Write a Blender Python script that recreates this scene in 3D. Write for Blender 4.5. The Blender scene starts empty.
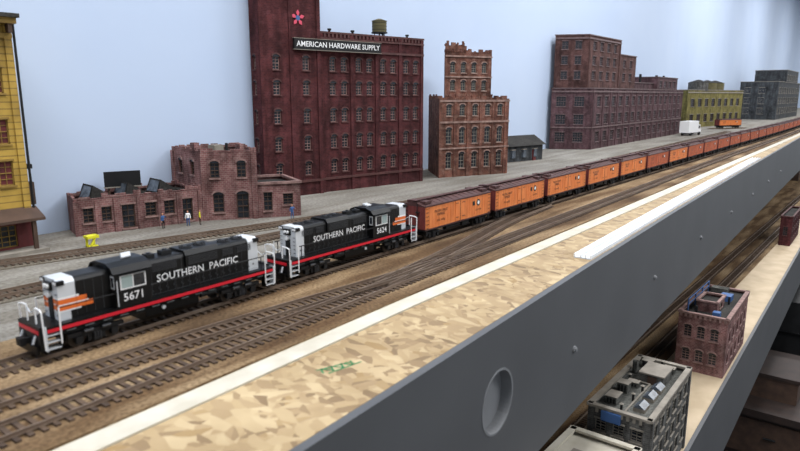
import bpy, math, random
from mathutils import Matrix, Vector
random.seed(4)
S = 0.1   # authoring unit = decimetre, scene = metres
sc = bpy.context.scene
sc.view_settings.view_transform = 'Standard'

# ---------------------------------------------------------------- materials
def C(h):
    h = h.lstrip('#'); r = []
    for i in (0, 2, 4):
        c = int(h[i:i+2], 16)/255
        r.append(c/12.92 if c <= .04045 else ((c+.055)/1.055)**2.4)
    return (r[0], r[1], r[2], 1)
def newmat(name, rough=.7, metal=0):
    m = bpy.data.materials.new(name); m.use_nodes = True
    nt = m.node_tree; b = nt.nodes['Principled BSDF']
    b.inputs['Roughness'].default_value = rough
    b.inputs['Metallic'].default_value = metal
    return m, nt, b
def ramp(nt, stops):
    r = nt.nodes.new('ShaderNodeValToRGB'); e = r.color_ramp.elements
    e[0].position, e[0].color = stops[0][0], C(stops[0][1])
    e[1].position, e[1].color = stops[-1][0], C(stops[-1][1])
    for p, c in stops[1:-1]:
        q = e.new(p); q.color = C(c)
    return r
def noise(nt, sc_, detail=4, coord='UV', stretch=None):
    t = nt.nodes.new('ShaderNodeTexCoord'); n = nt.nodes.new('ShaderNodeTexNoise')
    n.inputs['Scale'].default_value = sc_; n.inputs['Detail'].default_value = detail
    if stretch:
        mp = nt.nodes.new('ShaderNodeMapping'); mp.inputs['Scale'].default_value = (stretch[0], stretch[1], 1)
        nt.links.new(t.outputs[coord], mp.inputs[0]); nt.links.new(mp.outputs[0], n.inputs['Vector'])
    else: nt.links.new(t.outputs[coord], n.inputs['Vector'])
    return n
def mix(nt, kind, a, b_, f):
    x = nt.nodes.new('ShaderNodeMix'); x.data_type = 'RGBA'; x.blend_type = kind
    x.inputs[0].default_value = f
    nt.links.new(a, x.inputs[6]); nt.links.new(b_, x.inputs[7]); return x.outputs[2]
def mat(name, c, c2=None, rough=.7, metal=0, ns=3, grime=0, spec=None):
    m, nt, b = newmat(name, rough, metal)
    c2 = c2 or c
    n = noise(nt, ns)
    r = ramp(nt, [(.35, c), (.65, c2)])
    nt.links.new(n.outputs['Fac'], r.inputs['Fac']); o = r.outputs['Color']
    if grime:
        n2 = noise(nt, 3, 6, stretch=(5, .9)); r2 = ramp(nt, [(.35, '#5a4a42'), (.6, '#ffffff')])
        nt.links.new(n2.outputs['Fac'], r2.inputs['Fac']); o = mix(nt, 'MULTIPLY', o, r2.outputs['Color'], grime)
    nt.links.new(o, b.inputs['Base Color'])
    if spec is not None: b.inputs['Specular IOR Level'].default_value = spec
    return m
def brick(name, c1, c2, mortar, scale=9.5, stain=('#6a6260', '#ffffff'), sf=.65):
    m, nt, b = newmat(name, .9)
    b.inputs['Specular IOR Level'].default_value = .2
    t = nt.nodes.new('ShaderNodeTexCoord'); br = nt.nodes.new('ShaderNodeTexBrick')
    br.inputs['Scale'].default_value = scale
    br.inputs['Color1'].default_value = C(c1); br.inputs['Color2'].default_value = C(c2)
    br.inputs['Mortar'].default_value = C(mortar); br.inputs['Mortar Size'].default_value = .022
    nt.links.new(t.outputs['UV'], br.inputs['Vector'])
    n = noise(nt, 2.6, 8); r = ramp(nt, [(.3, stain[0]), (.62, stain[1])])
    nt.links.new(n.outputs['Fac'], r.inputs['Fac'])
    o = mix(nt, 'MULTIPLY', br.outputs['Color'], r.outputs['Color'], sf)
    n2 = noise(nt, 2, 6, stretch=(4, .6)); r2 = ramp(nt, [(.38, '#4c4444'), (.58, '#ffffff')])
    nt.links.new(n2.outputs['Fac'], r2.inputs['Fac']); o = mix(nt, 'MULTIPLY', o, r2.outputs['Color'], .5)
    n3 = noise(nt, 9, 5); r3 = ramp(nt, [(.5, '#000000'), (.75, mortar)])
    nt.links.new(n3.outputs['Fac'], r3.inputs['Fac']); o = mix(nt, 'SCREEN', o, r3.outputs['Color'], .35)
    nt.links.new(o, b.inputs['Base Color'])
    bp = nt.nodes.new('ShaderNodeBump'); bp.inputs['Strength'].default_value = .3; bp.inputs['Distance'].default_value = .0003
    nt.links.new(br.outputs['Fac'], bp.inputs['Height']); bp.invert = True
    nt.links.new(bp.outputs['Normal'], b.inputs['Normal'])
    return m
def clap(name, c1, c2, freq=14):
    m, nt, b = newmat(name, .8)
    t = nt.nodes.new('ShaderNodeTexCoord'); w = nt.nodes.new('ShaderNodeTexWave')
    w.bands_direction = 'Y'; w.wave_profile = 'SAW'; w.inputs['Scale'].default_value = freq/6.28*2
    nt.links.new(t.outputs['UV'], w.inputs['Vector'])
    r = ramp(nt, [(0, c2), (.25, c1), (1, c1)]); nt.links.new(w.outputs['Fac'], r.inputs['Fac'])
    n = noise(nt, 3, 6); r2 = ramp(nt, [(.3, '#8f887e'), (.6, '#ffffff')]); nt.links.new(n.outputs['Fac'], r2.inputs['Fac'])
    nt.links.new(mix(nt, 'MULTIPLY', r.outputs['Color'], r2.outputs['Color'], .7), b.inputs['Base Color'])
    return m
def osb():
    m, nt, b = newmat('osb_board', .65)
    t = nt.nodes.new('ShaderNodeTexCoord')
    nz = noise(nt, 9, 3); vm = nt.nodes.new('ShaderNodeMix'); vm.data_type = 'RGBA'; vm.blend_type = 'ADD'; vm.inputs[0].default_value = .03
    nt.links.new(t.outputs['UV'], vm.inputs[6]); nt.links.new(nz.outputs['Color'], vm.inputs[7])
    def layer(rot, sx, sy, stops):
        mp = nt.nodes.new('ShaderNodeMapping'); mp.inputs['Rotation'].default_value = (0, 0, rot)
        mp2 = nt.nodes.new('ShaderNodeMapping'); mp2.inputs['Scale'].default_value = (sx, sy, 1)
        v = nt.nodes.new('ShaderNodeTexVoronoi'); v.inputs['Scale'].default_value = 1
        nt.links.new(vm.outputs[2], mp.inputs[0]); nt.links.new(mp.outputs[0], mp2.inputs[0])
        nt.links.new(mp2.outputs[0], v.inputs['Vector'])
        s = nt.nodes.new('ShaderNodeSeparateColor'); nt.links.new(v.outputs['Color'], s.inputs[0])
        r = ramp(nt, stops); nt.links.new(s.outputs[0], r.inputs['Fac']); return r.outputs['Color'], s.outputs[1]
    st = [(0, '#7d6648'), (.2, '#9c8461'), (.6, '#ad9670'), (.85, '#bda883'), (1, '#94794f')]
    a, fa = layer(.5, 6, 17, st); c, fc = layer(-.9, 7, 19, st); d, fd = layer(1.7, 7, 16, st)
    x1 = nt.nodes.new('ShaderNodeMix'); x1.data_type = 'RGBA'
    g = nt.nodes.new('ShaderNodeMath'); g.operation = 'GREATER_THAN'; g.inputs[1].default_value = .5
    nt.links.new(fa, g.inputs[0]); nt.links.new(g.outputs[0], x1.inputs[0]); nt.links.new(a, x1.inputs[6]); nt.links.new(c, x1.inputs[7])
    x2 = nt.nodes.new('ShaderNodeMix'); x2.data_type = 'RGBA'
    g2 = nt.nodes.new('ShaderNodeMath'); g2.operation = 'GREATER_THAN'; g2.inputs[1].default_value = .6
    nt.links.new(fd, g2.inputs[0]); nt.links.new(g2.outputs[0], x2.inputs[0]); nt.links.new(x1.outputs[2], x2.inputs[6]); nt.links.new(d, x2.inputs[7])
    n2 = noise(nt, 1.6, 5); r2 = ramp(nt, [(.3, '#cfc8bc'), (.65, '#ffffff')]); nt.links.new(n2.outputs['Fac'], r2.inputs['Fac'])
    nt.links.new(mix(nt, 'MULTIPLY', x2.outputs[2], r2.outputs['Color'], .8), b.inputs['Base Color']); return m
def ground(name, stops_big, speck, ns=1.2, fs=60, patch=None):
    m, nt, b = newmat(name, .95)
    b.inputs['Specular IOR Level'].default_value = .2
    n = noise(nt, ns, 6); r = ramp(nt, stops_big); nt.links.new(n.outputs['Fac'], r.inputs['Fac'])
    n2 = noise(nt, fs, 2); r2 = ramp(nt, [(.35, speck), (.6, '#ffffff')]); nt.links.new(n2.outputs['Fac'], r2.inputs['Fac'])
    o = mix(nt, 'MULTIPLY', r.outputs['Color'], r2.outputs['Color'], .6)
    if patch:
        n3 = noise(nt, 1.1, 7, stretch=(.45, 3)); r3 = ramp(nt, [(.4, patch), (.6, '#ffffff')]); nt.links.new(n3.outputs['Fac'], r3.inputs['Fac'])
        o = mix(nt, 'MULTIPLY', o, r3.outputs['Color'], .8)
    nt.links.new(o, b.inputs['Base Color'])
    bp = nt.nodes.new('ShaderNodeBump'); bp.inputs['Strength'].default_value = .4; bp.inputs['Distance'].default_value = .0006
    nt.links.new(n2.outputs['Fac'], bp.inputs['Height']); nt.links.new(bp.outputs['Normal'], b.inputs['Normal'])
    return m
def emis(name, c, s):
    m, nt, b = newmat(name); b.inputs['Emission Color'].default_value = C(c); b.inputs['Emission Strength'].default_value = s; return m

M_OSB = osb()
M_BAL = ground('ballast_brown', [(.3, '#6d5a44'), (.48, '#8c7558'), (.7, '#a58f70')], '#8a7c6c', .9, 38, patch='#8a7258')
M_BAL2 = ground('ballast_grey_brown', [(.3, '#625a4f'), (.7, '#827a6d')], '#7a7268', 1.5, 45)
M_GRD = ground('grey_terrain', [(.3, '#827e77'), (.7, '#938f87')], '#bab6b0', .5, 25, patch='#d4d0ca')
M_CREAM = mat('cream_edge', '#b5ae9d', '#c4beb0', ns=4)
M_FAS = mat('grey_fascia_paint', '#4d4e50', '#525355', rough=.5, ns=1)
M_FASL = mat('recess_lit_grey', '#747577', '#7b7c7e', rough=.5)  # lighter than the fascia: light on the recess wall put into colour; screws share it
M_TIE = mat('tie_brown', '#382a20', '#5a4736', rough=.9, ns=6)
M_RAIL = mat('rail_steel', '#69574a', '#857566', rough=.5, metal=.3, ns=2)
M_WALL = mat('wall_paint_blue', '#b2c1d8', '#b7c5da', rough=.85, ns=.3)
M_CEIL = mat('ceiling_white', '#e4e4e2', rough=.9)
M_FLOOR = ground('floor_carpet', [(.3, '#1c1c20'), (.7, '#262629')], '#808080', .5, 20)
M_BLK = mat('gloss_black', '#040405', '#070708', rough=.42, spec=.3)
M_BLK2 = mat('black_detail', '#121213', '#1b1b1c', rough=.6, spec=.3)
M_BLK3 = mat('door_edge_charcoal', '#26272a', '#2e2f32', rough=.5)
M_RED = mat('stripe_red', '#cc1a2c', rough=.4)
M_SIL = mat('silver_paint', '#d0d3d6', '#bfc3c7', rough=.35, metal=.1)
M_WHT = mat('white_paint', '#e8e8e8', rough=.4)
M_ORG = mat('nose_orange', '#e06a22', rough=.4)
M_GLS = mat('cab_glass', '#8fa3a4', '#b1c0be', rough=.1)
M_WHL = mat('wheel_steel', '#2b2723', '#3d362f', rough=.5, metal=.4)
M_ORC = mat('reefer_orange', '#d57537', '#de8344', rough=.6, ns=5, grime=.22)
M_ORD = mat('reefer_orange_weathered', '#ad5331', '#be643c', rough=.7, ns=5, grime=.35)
M_RF = mat('reefer_roof_oxide', '#3a1f1d', '#4b2a26', rough=.75, ns=6)
M_END = mat('reefer_end_oxide', '#6a2a28', '#77342e', rough=.65, ns=6, grime=.3)
M_LET = mat('lettering_black', '#1a1412', rough=.6)
M_GLD = mat('window_dark', '#171a1f', '#2b3038', rough=.25, ns=8)
M_GLB = mat('window_bluegrey', '#353a42', '#5d6670', rough=.25, ns=9)
M_TAR = ground('tar_roof', [(.3, '#2a2928'), (.7, '#413f3c')], '#909090', 2, 30)
M_GRF = ground('grey_roof', [(.3, '#5e5e5a'), (.7, '#7d7d77')], '#808080', 2.5, 30, patch='#8a8a88')
M_CON = mat('concrete_trim', '#756e64', '#8d867b', ns=5)
B_MAR = brick('brick_maroon', '#5c2e2e', '#482326', '#573638')
B_MAR2 = mat('brick_maroon_trim', '#45211f', '#55302d', ns=6, grime=.4)
B_PNK = brick('brick_pink', '#916562', '#7c5252', '#a18b84', stain=('#6e6664', '#ffffff'), sf=.75)
B_PNK2 = mat('brick_pink_trim', '#987a73', '#7c5f5a', ns=8, grime=.4)
B_BRN = brick('brick_redbrown', '#83503f', '#6a3a32', '#9c8274', stain=('#504a4a', '#ffffff'), sf=.75)
B_BRN2 = mat('brick_redbrown_trim', '#a3867a', '#7c6157', ns=8, grime=.4)
B_PUR = brick('brick_purple', '#614549', '#4f383d', '#6a5759')
B_PUR2 = mat('brick_purple_trim', '#6f5a5a', '#594849', ns=8, grime=.3)
B_BR4 = brick('brick_brown', '#624440', '#533734', '#6a524e')
B_GRY = brick('brick_grey', '#6b6a66', '#595855', '#7c7a76')
B_OLV = brick('brick_olive', '#7f7640', '#6e6536', '#867f55')
B_DRK = brick('brick_darkgrey', '#474a4d', '#3b3e41', '#56595c')
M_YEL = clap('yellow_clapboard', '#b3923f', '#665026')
M_YTR = mat('yellow_trim', '#8f7330', '#7a5f28', ns=8)
M_DRD = mat('dark_red_paint', '#5c2022', '#6a2727', ns=6, grime=.4)
M_BRNW = mat('brown_wood', '#3d2c22', '#4e392c', ns=5)
M_DKW = mat('dark_walnut', '#241914', '#30211a', ns=3)
M_PLY = mat('light_plywood', '#ad9a7e', '#bfac90', ns=2)
M_PLA = mat('white_plastic', '#c9cdd2', rough=.35)
M_PLB = mat('white_plastic_rib', '#eceef0', rough=.3)
M_GRN = mat('green_marker', '#2f7a4a', rough=.7)
M_BLUE = mat('blue_paint', '#35588a', rough=.6)
M_YP = mat('bright_yellow', '#dcd62a', rough=.5)
M_PNKE = mat('emblem_pink', '#c9465c', rough=.6)
M_TANK = mat('tank_wood', '#5f5733', '#4c462a', ns=8)
M_SKIN = mat('skin', '#c98f70', rough=.7)
M_HAIR = mat('hair_brown', '#33241a', rough=.8)
M_TUBE = emis('fluorescent_tube', '#f2f6ff', 3)

# ---------------------------------------------------------------- builder
_txt = {}
def text_geo(s):
    if s in _txt: return _txt[s]
    cu = bpy.data.curves.new('t', 'FONT'); cu.body = s; cu.size = 1; cu.align_x = 'CENTER'; cu.align_y = 'CENTER'
    cu.resolution_u = 2; cu.offset = .008
    o = bpy.data.objects.new('t', cu); sc.collection.objects.link(o)
    dg = bpy.context.evaluated_depsgraph_get(); dg.update()
    me = bpy.data.meshes.new_from_object(o.evaluated_get(dg))
    r = ([v.co.copy() for v in me.vertices], [list(p.vertices) for p in me.polygons])
    bpy.data.objects.remove(o); bpy.data.meshes.remove(me)
    _txt[s] = r; return r
class B:
    def __init__(s):
        s.v = []; s.f = []; s.m = []; s.mats = []; s.M = Matrix.Identity(4)
    def mi(s, m):
        if m not in s.mats: s.mats.append(m)
        return s.mats.index(m)
    def add(s, vs, fs, m):
        o = len(s.v); k = s.mi(m)
        for p in vs: s.v.append(s.M @ Vector(p))
        for f in fs: s.f.append([i+o for i in f]); s.m.append(k)
    def box(s, x0, x1, y0, y1, z0, z1, m):
        if x0 > x1: x0, x1 = x1, x0
        if y0 > y1: y0, y1 = y1, y0
        s.add([(x0,y0,z0),(x1,y0,z0),(x1,y1,z0),(x0,y1,z0),(x0,y0,z1),(x1,y0,z1),(x1,y1,z1),(x0,y1,z1)],
              [(0,3,2,1),(4,5,6,7),(0,1,5,4),(1,2,6,5),(2,3,7,6),(3,0,4,7)], m)
    def prism(s, poly, z0, z1, m, top=None):
        n = len(poly)
        s.add([(x,y,z0) for x,y in poly]+[(x,y,z1) for x,y in poly],
              [tuple(range(n-1,-1,-1))]+[(i,(i+1)%n,(i+1)%n+n,i+n) for i in range(n)], m)
        s.add([(x,y,z1) for x,y in poly], [tuple(range(n))], top or m)
    def ext(s, prof, x0, x1, m):   # profile in (y,z) extruded along x
        n = len(prof)
        s.add([(x0,y,z) for y,z in prof]+[(x1,y,z) for y,z in prof],
              [tuple(range(n)), tuple(range(2*n-1,n-1,-1))]+[(i+n,(i+1)%n+n,(i+1)%n,i) for i in range(n)], m)
    def tube(s, p, q, r, m, n=6, r2=None):
        p = Vector(p); q = Vector(q); d = (q-p).normalized(); r2 = r if r2 is None else r2
        a = d.orthogonal().normalized(); c = d.cross(a)
        vs = []
        for o, rr in ((p, r), (q, r2)):
            for i in range(n):
                t = 2*math.pi*i/n; vs.append(o+a*math.cos(t)*rr+c*math.sin(t)*rr)
        s.add(vs, [(i,(i+1)%n,(i+1)%n+n,i+n) for i in range(n)]+[tuple(range(n-1,-1,-1)), tuple(range(n,2*n))], m)
    def path(s, pts, r, m, n=6):
        for a, b in zip(pts[:-1], pts[1:]): s.tube(a, b, r, m, n)
    def strip(s, A, Bk, z0, z1, m):
        n = len(A); vs = []
        for L, z in ((A, z0), (Bk, z0), (A, z1), (Bk, z1)): vs += [(x, y, z) for x, y in L]
        fs = []
        for i in range(n-1):
            a0,a1,b0,b1 = i,i+1,n+i,n+i+1; A0,A1,B0,B1 = a0+2*n,a1+2*n,b0+2*n,b1+2*n
            fs += [(A0,A1,B1,B0),(a0,b0,b1,a1),(a0,a1,A1,A0),(b1,b0,B0,B1)]
        fs += [(0,2*n,3*n,n),(n-1,2*n-1,4*n-1,3*n-1)]
        s.add(vs, fs, m)
    def text(s, t, pos, right, up, size, m, off=.002):
        vs, fs = text_geo(t); r = Vector(right).normalized(); u = Vector(up).normalized(); n = r.cross(u)
        p = Vector(pos)+n*off
        s.add([p+r*v.x*size+u*v.y*size for v in vs], fs, m)
    def mesh(s, name):
        me = bpy.data.meshes.new(name)
        me.from_pydata([tuple(v*S) for v in s.v], [], s.f)
        for m in s.mats: me.materials.append(m)
        me.polygons.foreach_set('material_index', s.m)
        uv = me.uv_layers.new(name='UVMap').data
        for p in me.polygons:
            n = p.normal
            if abs(n.z) > .7: t = None
            else:
                t = Vector((-n.y, n.x, 0)); t.normalize()
            for li in p.loop_indices:
                co = me.vertices[me.loops[li].vertex_index].co/S
                uv[li].uv = (co.x, co.y) if t is None else (co.dot(t), co.z)
        return me
    def obj(s, name, loc=None, rot=0, parent=None):
        return place(name, s.mesh(name), loc, rot, parent)
def place(name, me, loc=None, rot=0, parent=None):
    o = bpy.data.objects.new(name, me); sc.collection.objects.link(o)
    if loc: o.location = Vector(loc)*S
    o.rotation_euler = (0, 0, rot)
    if parent: o.parent = parent
    return o

def interp(P):
    xs = [p[0] for p in P]; ys = [p[1] for p in P]; n = len(P)
    sl = []
    for i in range(n):
        a = max(0, i-1); b = min(n-1, i+1); sl.append((ys[b]-ys[a])/(xs[b]-xs[a]))
    def f(x):
        if x <= xs[0]: return ys[0]+(x-xs[0])*sl[0]
        if x >= xs[-1]: return ys[-1]+(x-xs[-1])*sl[-1]
        i = 0
        while x > xs[i+1]: i += 1
        h = xs[i+1]-xs[i]; t = (x-xs[i])/h
        return (2*t**3-3*t*t+1)*ys[i]+(t**3-2*t*t+t)*h*sl[i]+(-2*t**3+3*t*t)*ys[i+1]+(t**3-t*t)*h*sl[i+1]
    return f
XS = [-6,-3,-1,1,2,4,6,8,10,13,16,20,25,31,36,40,45,50,60,75,100]
fas = interp([(-6,1.76),(1.9,2.19),(6.1,2.45),(11.2,2.73),(31,3.6),(40,3.97),(50,4.4),(100,6.9)])
wall = lambda x: 8.05+.055*x
rbf = interp([(-6,2.9),(1.2,3.07),(3.76,3.18),(7.3,3.26),(20,3.6),(31,3.87),(40,4.17),(50,4.6),(100,7.05)])
rbb = interp([(-6,4.75),(20,4.75),(31,4.82),(40,5.05),(50,5.6),(100,8.2)])
mainf = interp([(-6,4.22),(1.5,4.24),(5.6,4.32),(20,4.42),(30,4.5),(40,4.74),(50,5.2),(100,7.7)])
line = lambda f, o=0, xs=XS: [(x, f(x)+o) for x in xs]

# ---------------------------------------------------------------- room
b = B(); b.strip([(-40,wall(-40)),(180,wall(180))], [(-40,wall(-40)+.4),(180,wall(180)+.4)], -11, 14, M_WALL); b.obj('wall_back')
b = B(); b.box(180,180.4,-25,18.4,-11,14,M_WALL); b.obj('wall_right')
b = B(); b.box(-40,180.4,-25,19,-11.2,-11,M_FLOOR); b.obj('floor')
b = B(); b.box(-40,180.4,-25,19,14,14.2,M_CEIL); b.obj('ceiling')
for i, (x, y) in enumerate([(0, 2.2), (20, 2.6), (42, 2.8), (64, 2), (88, 1), (115, 0), (150, 0), (12, -9), (42, -9)]):  # the farthest along the row are unseen extras, added to brighten the far wall
    b = B(); b.box(-6,6,-1.2,1.2,.35,.6,M_WHT); b.box(-6.1,6.1,-.08,.08,.1,.35,M_WHT)
    for yy in (-.6, .6):
        b.tube((-5.9,yy,.2), (5.9,yy,.2), .13, M_TUBE, 10)
    b.box(-6.05,-5.9,-1,1,.1,.5,M_WHT); b.box(5.9,6.05,-1,1,.1,.5,M_WHT)
    b.obj('fluorescent_light_fixture', (x, y, 13.4))
    l = bpy.data.lights.new('fixture_light', 'AREA'); l.shape = 'RECTANGLE'; l.size = 1.3; l.size_y = .5
    l.energy = 24 if i < 3 else 30; l.color = (.97, .98, 1)
    lo = bpy.data.objects.new('fixture_light', l); sc.collection.objects.link(lo); lo.location = (x*S, y*S, 1.34)
w = bpy.data.worlds.new('room_ambient'); sc.world = w; w.use_nodes = True
w.node_tree.nodes['Background'].inputs[0].default_value = (.85, .92, 1, 1)
w.node_tree.nodes['Background'].inputs[1].default_value = .66

# ---------------------------------------------------------------- layout benchwork
b = B(); b.strip(line(fas, .0), line(wall, -.01), -.12, 0, M_OSB)
b.strip(line(rbf), line(rbb), 0, .03, M_BAL)
b.strip(line(rbb), line(wall, -.01), 0, .02, M_GRD)
b.strip(line(rbf, -.17), line(rbf), 0, .014, M_CREAM)
b.obj('layout_tabletop')
b = B(); b.strip(line(fas, -.06), line(fas, -.002), -1.5, .0, M_FAS)
fo = b.obj('grey_fascia_panel')
hx = 4.08; hy = fas(hx); sl = (fas(hx+.1)-fas(hx-.1))/.2
ht = Vector((1, sl, 0)).normalized(); hn = Vector((ht.y, -ht.x, 0)); hc = Vector((hx, hy, -.64))
cb = B(); cb.tube(hc+hn*.3, hc-hn*.3, .265, M_FASL, 40); co = cb.obj('cutter')
md = fo.modifiers.new('b', 'BOOLEAN'); md.operation = 'DIFFERENCE'; md.object = co; md.solver = 'EXACT'
dg = bpy.context.evaluated_depsgraph_get(); dg.update()
nm = bpy.data.meshes.new_from_object(fo.evaluated_get(dg)); fo.modifiers.clear()
if len(nm.polygons) > 10: fo.data = nm
bpy.data.objects.remove(co)
b = B(); n = 40; a = hn; vs = []
for d in (.064, -.03):
    for r in (.25, .268):
        for i in range(n):
            t = 2*math.pi*i/n; vs.append(hc+a*d+ht*math.cos(t)*r+Vector((0,0,1))*math.sin(t)*r)
fs = []
for i in range(n):
    j = (i+1) % n
    fs += [(i,j,n+j,n+i), (i,2*n+i,2*n+j,j), (n+i,n+j,3*n+j,3*n+i)]
fs.append(tuple(range(2*n, 3*n)))
b.add(vs, fs, M_FASL); cup = b.obj('recess_cup', parent=fo)
b = B()
for x in [2.6,5.78,8.9,12,15.1,18.2,21.3,24.4]:
    p = Vector((x, fas(x)-.06, -.78))
    b.tube(p, p+Vector((.05,-1,0)).normalized()*.02, .035, M_FASL, 10); b.tube(p+Vector((0,-.02,0)), p+Vector((0,-.035,0)), .022, M_FASL, 10)
b.obj('fascia_screws', parent=fo)
xs = [6.35+i*.7 for i in range(20)]
b = B(); b.strip(line(fas, .01, xs), line(fas, .2, xs), 0.0, .012, M_PLA)
for o in (.01, .065, .12, .188): b.strip(line(fas, o, xs), line(fas, o+.012, xs), .012, .045, M_PLB)
b.obj('white_plastic_channel')
b = B()
def stroke(pts, w_=.012):
    for (x0,y0),(x1,y1) in zip(pts[:-1],pts[1:]):
        dx, dy = x1-x0, y1-y0; L = math.hypot(dx,dy); nx, ny = -dy/L*w_/2, dx/L*w_/2
        b.add([(x0+nx,y0+ny,.002),(x0-nx,y0-ny,.002),(x1-nx,y1-ny,.002),(x1+nx,y1+ny,.002)],[(0,1,2,3)],M_GRN)
z_ = [(2.62+.035*i, 2.72-.01*i+(.035 if i%2 else -.035)) for i in range(8)]
stroke(z_); stroke([(2.62,2.75),(2.86,2.67)]); stroke([(2.64,2.66),(2.9,2.62)])
b.obj('green_marker_scribble')

# ---------------------------------------------------------------- tracks
def track(f, x0, x1, z, name='railroad_track', bal=None, zb=None):
    b = B()
    if bal:
        n = int((x1-x0)/1.0)+2; xs = [x0+(x1-x0)*i/(n-1) for i in range(n)]
        b.strip(line(f,-.2,xs), line(f,.2,xs), zb, z, bal)
    x = x0
    while x < x1:
        y = f(x); s_ = (f(x+.05)-f(x-.05))/.1; a = math.atan(s_); c, s2 = math.cos(a), math.sin(a)
        w_, l_ = .014, .14+random.uniform(-.004,.004)
        q = [(-w_,-l_),(w_,-l_),(w_,l_),(-w_,l_)]
        P = [(x+c*u-s2*v, y+s2*u+c*v) for u, v in q]
        b.add([(px,py,z) for px,py in P]+[(px,py,z+.012) for px,py in P], [(4,5,6,7),(0,1,5,4),(1,2,6,5),(2,3,7,6),(3,0,4,7)], M_TIE)
        x += .065 if x < 30 else .1
    n = max(2, int((x1-x0)/.35)); xs = [x0+(x1-x0)*i/n for i in range(n+1)]
    for o in (-.0825, .0825):
        b.strip(line(f,o-.010,xs), line(f,o+.010,xs), z+.012, z+.016, M_RAIL)
        b.strip(line(f,o-.005,xs), line(f,o+.005,xs), z+.016, z+.036, M_RAIL)
    return b.obj(name)
track(mainf, -1, 60, .03)
nearf = interp([(-6,3.28),(1,3.38),(4,3.48),(8,3.62),(20,3.93),(30,4.08),(40,4.35),(50,4.8),(60,5.3)])
track(nearf, -1, 58, .03)
cross = interp([(-4,3.78),(1.5,3.77),(2.6,3.74),(4.4,3.60),(5.6,3.54)])
track(cross, -1, 5.2, .03)
cross2 = interp([(3.9,3.5),(5.5,3.72),(7.5,4.1),(9.2,4.28)])
track(cross2, 4.2, 9.0, .03)
b1 = interp([(-1,7.5),(1,7.25),(2.4,7.0),(5,6.45),(7.3,6.1),(12,6.0),(20,6.25),(30,6.6),(40,6.9)])
track(b1, 0, 33, .03, bal=M_BAL2, zb=.02)
b2 = interp([(-1,5.95),(2,5.87),(5,5.85),(8,5.6),(12,5.4),(20,5.45),(30,5.6),(40,5.95),(60,6.8)])
track(b2, -1, 58, .03, bal=M_BAL2, zb=.02)
b3 = interp([(8,5.0),(20,5.0),(30,5.1),(40,5.4),(50,5.9),(60,6.4)])
track(b3, 7.5, 58, .03, bal=M_BAL2, zb=.02)
spur = lambda x: 7.35-.6*(x-36)
track(spur, 35, 37, .03, bal=M_BAL2, zb=.02)
RT = .066

# ---------------------------------------------------------------- rolling stock
def truck(b, cx, wb=.2, r=.052, heavy=False):
    for dx in (-wb/2, wb/2):
        b.tube((cx+dx,-.095,r), (cx+dx,-.07,r), r, M_WHL, 16); b.tube((cx+dx,.07,r), (cx+dx,.095,r), r, M_WHL, 16)
        b.tube((cx+dx,-.11,r), (cx+dx,.11,r), .014, M_WHL, 8)
        for s in (-1, 1):
            b.box(cx+dx-.022, cx+dx+.022, s*.105, s*.14, r-.02, r+.025, M_BLK2)
    for s in (-1, 1):
        y0, y1 = s*.108, s*.128
        b.box(cx-wb/2-.03, cx+wb/2+.03, y0, y1, r+.015, r+.045, M_BLK2)
        b.box(cx-wb/4, cx+wb/4, y0, y1, r-.025, r+.02, M_BLK2)
        b.box(cx-.03, cx+.03, s*.11, s*.138, r-.03, r+.05, M_BLK2)
        for q in (-.018, 0, .018): b.tube((cx+q, s*.142, r-.02),(cx+q, s*.142, r+.03), .007, M_BLK3, 6)
        if heavy:
            b.box(cx-wb/2-.07, cx+wb/2+.07, y0, s*.135, r+.03, r+.055, M_BLK2)
            b.tube((cx-.09,s*.145,r+.055), (cx-.03,s*.145,r+.055), .013, M_BLK3, 8); b.tube((cx+.03,s*.145,r+.055), (cx+.09,s*.145,r+.055), .013, M_BLK3, 8)
    b.box(cx-.04, cx+.04, -.11, .11, r+.0, r+.07, M_BLK2)
def hoodprof(w=.1, z0=.2, z1=.475, ch=.028):
    return [(-w,z0),(-w,z1-ch),(-w+ch*.35,z1-ch*.35),(-w+ch,z1),(w-ch,z1),(w-ch*.35,z1-ch*.35),(w,z1-ch),(w,z0)]
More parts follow.
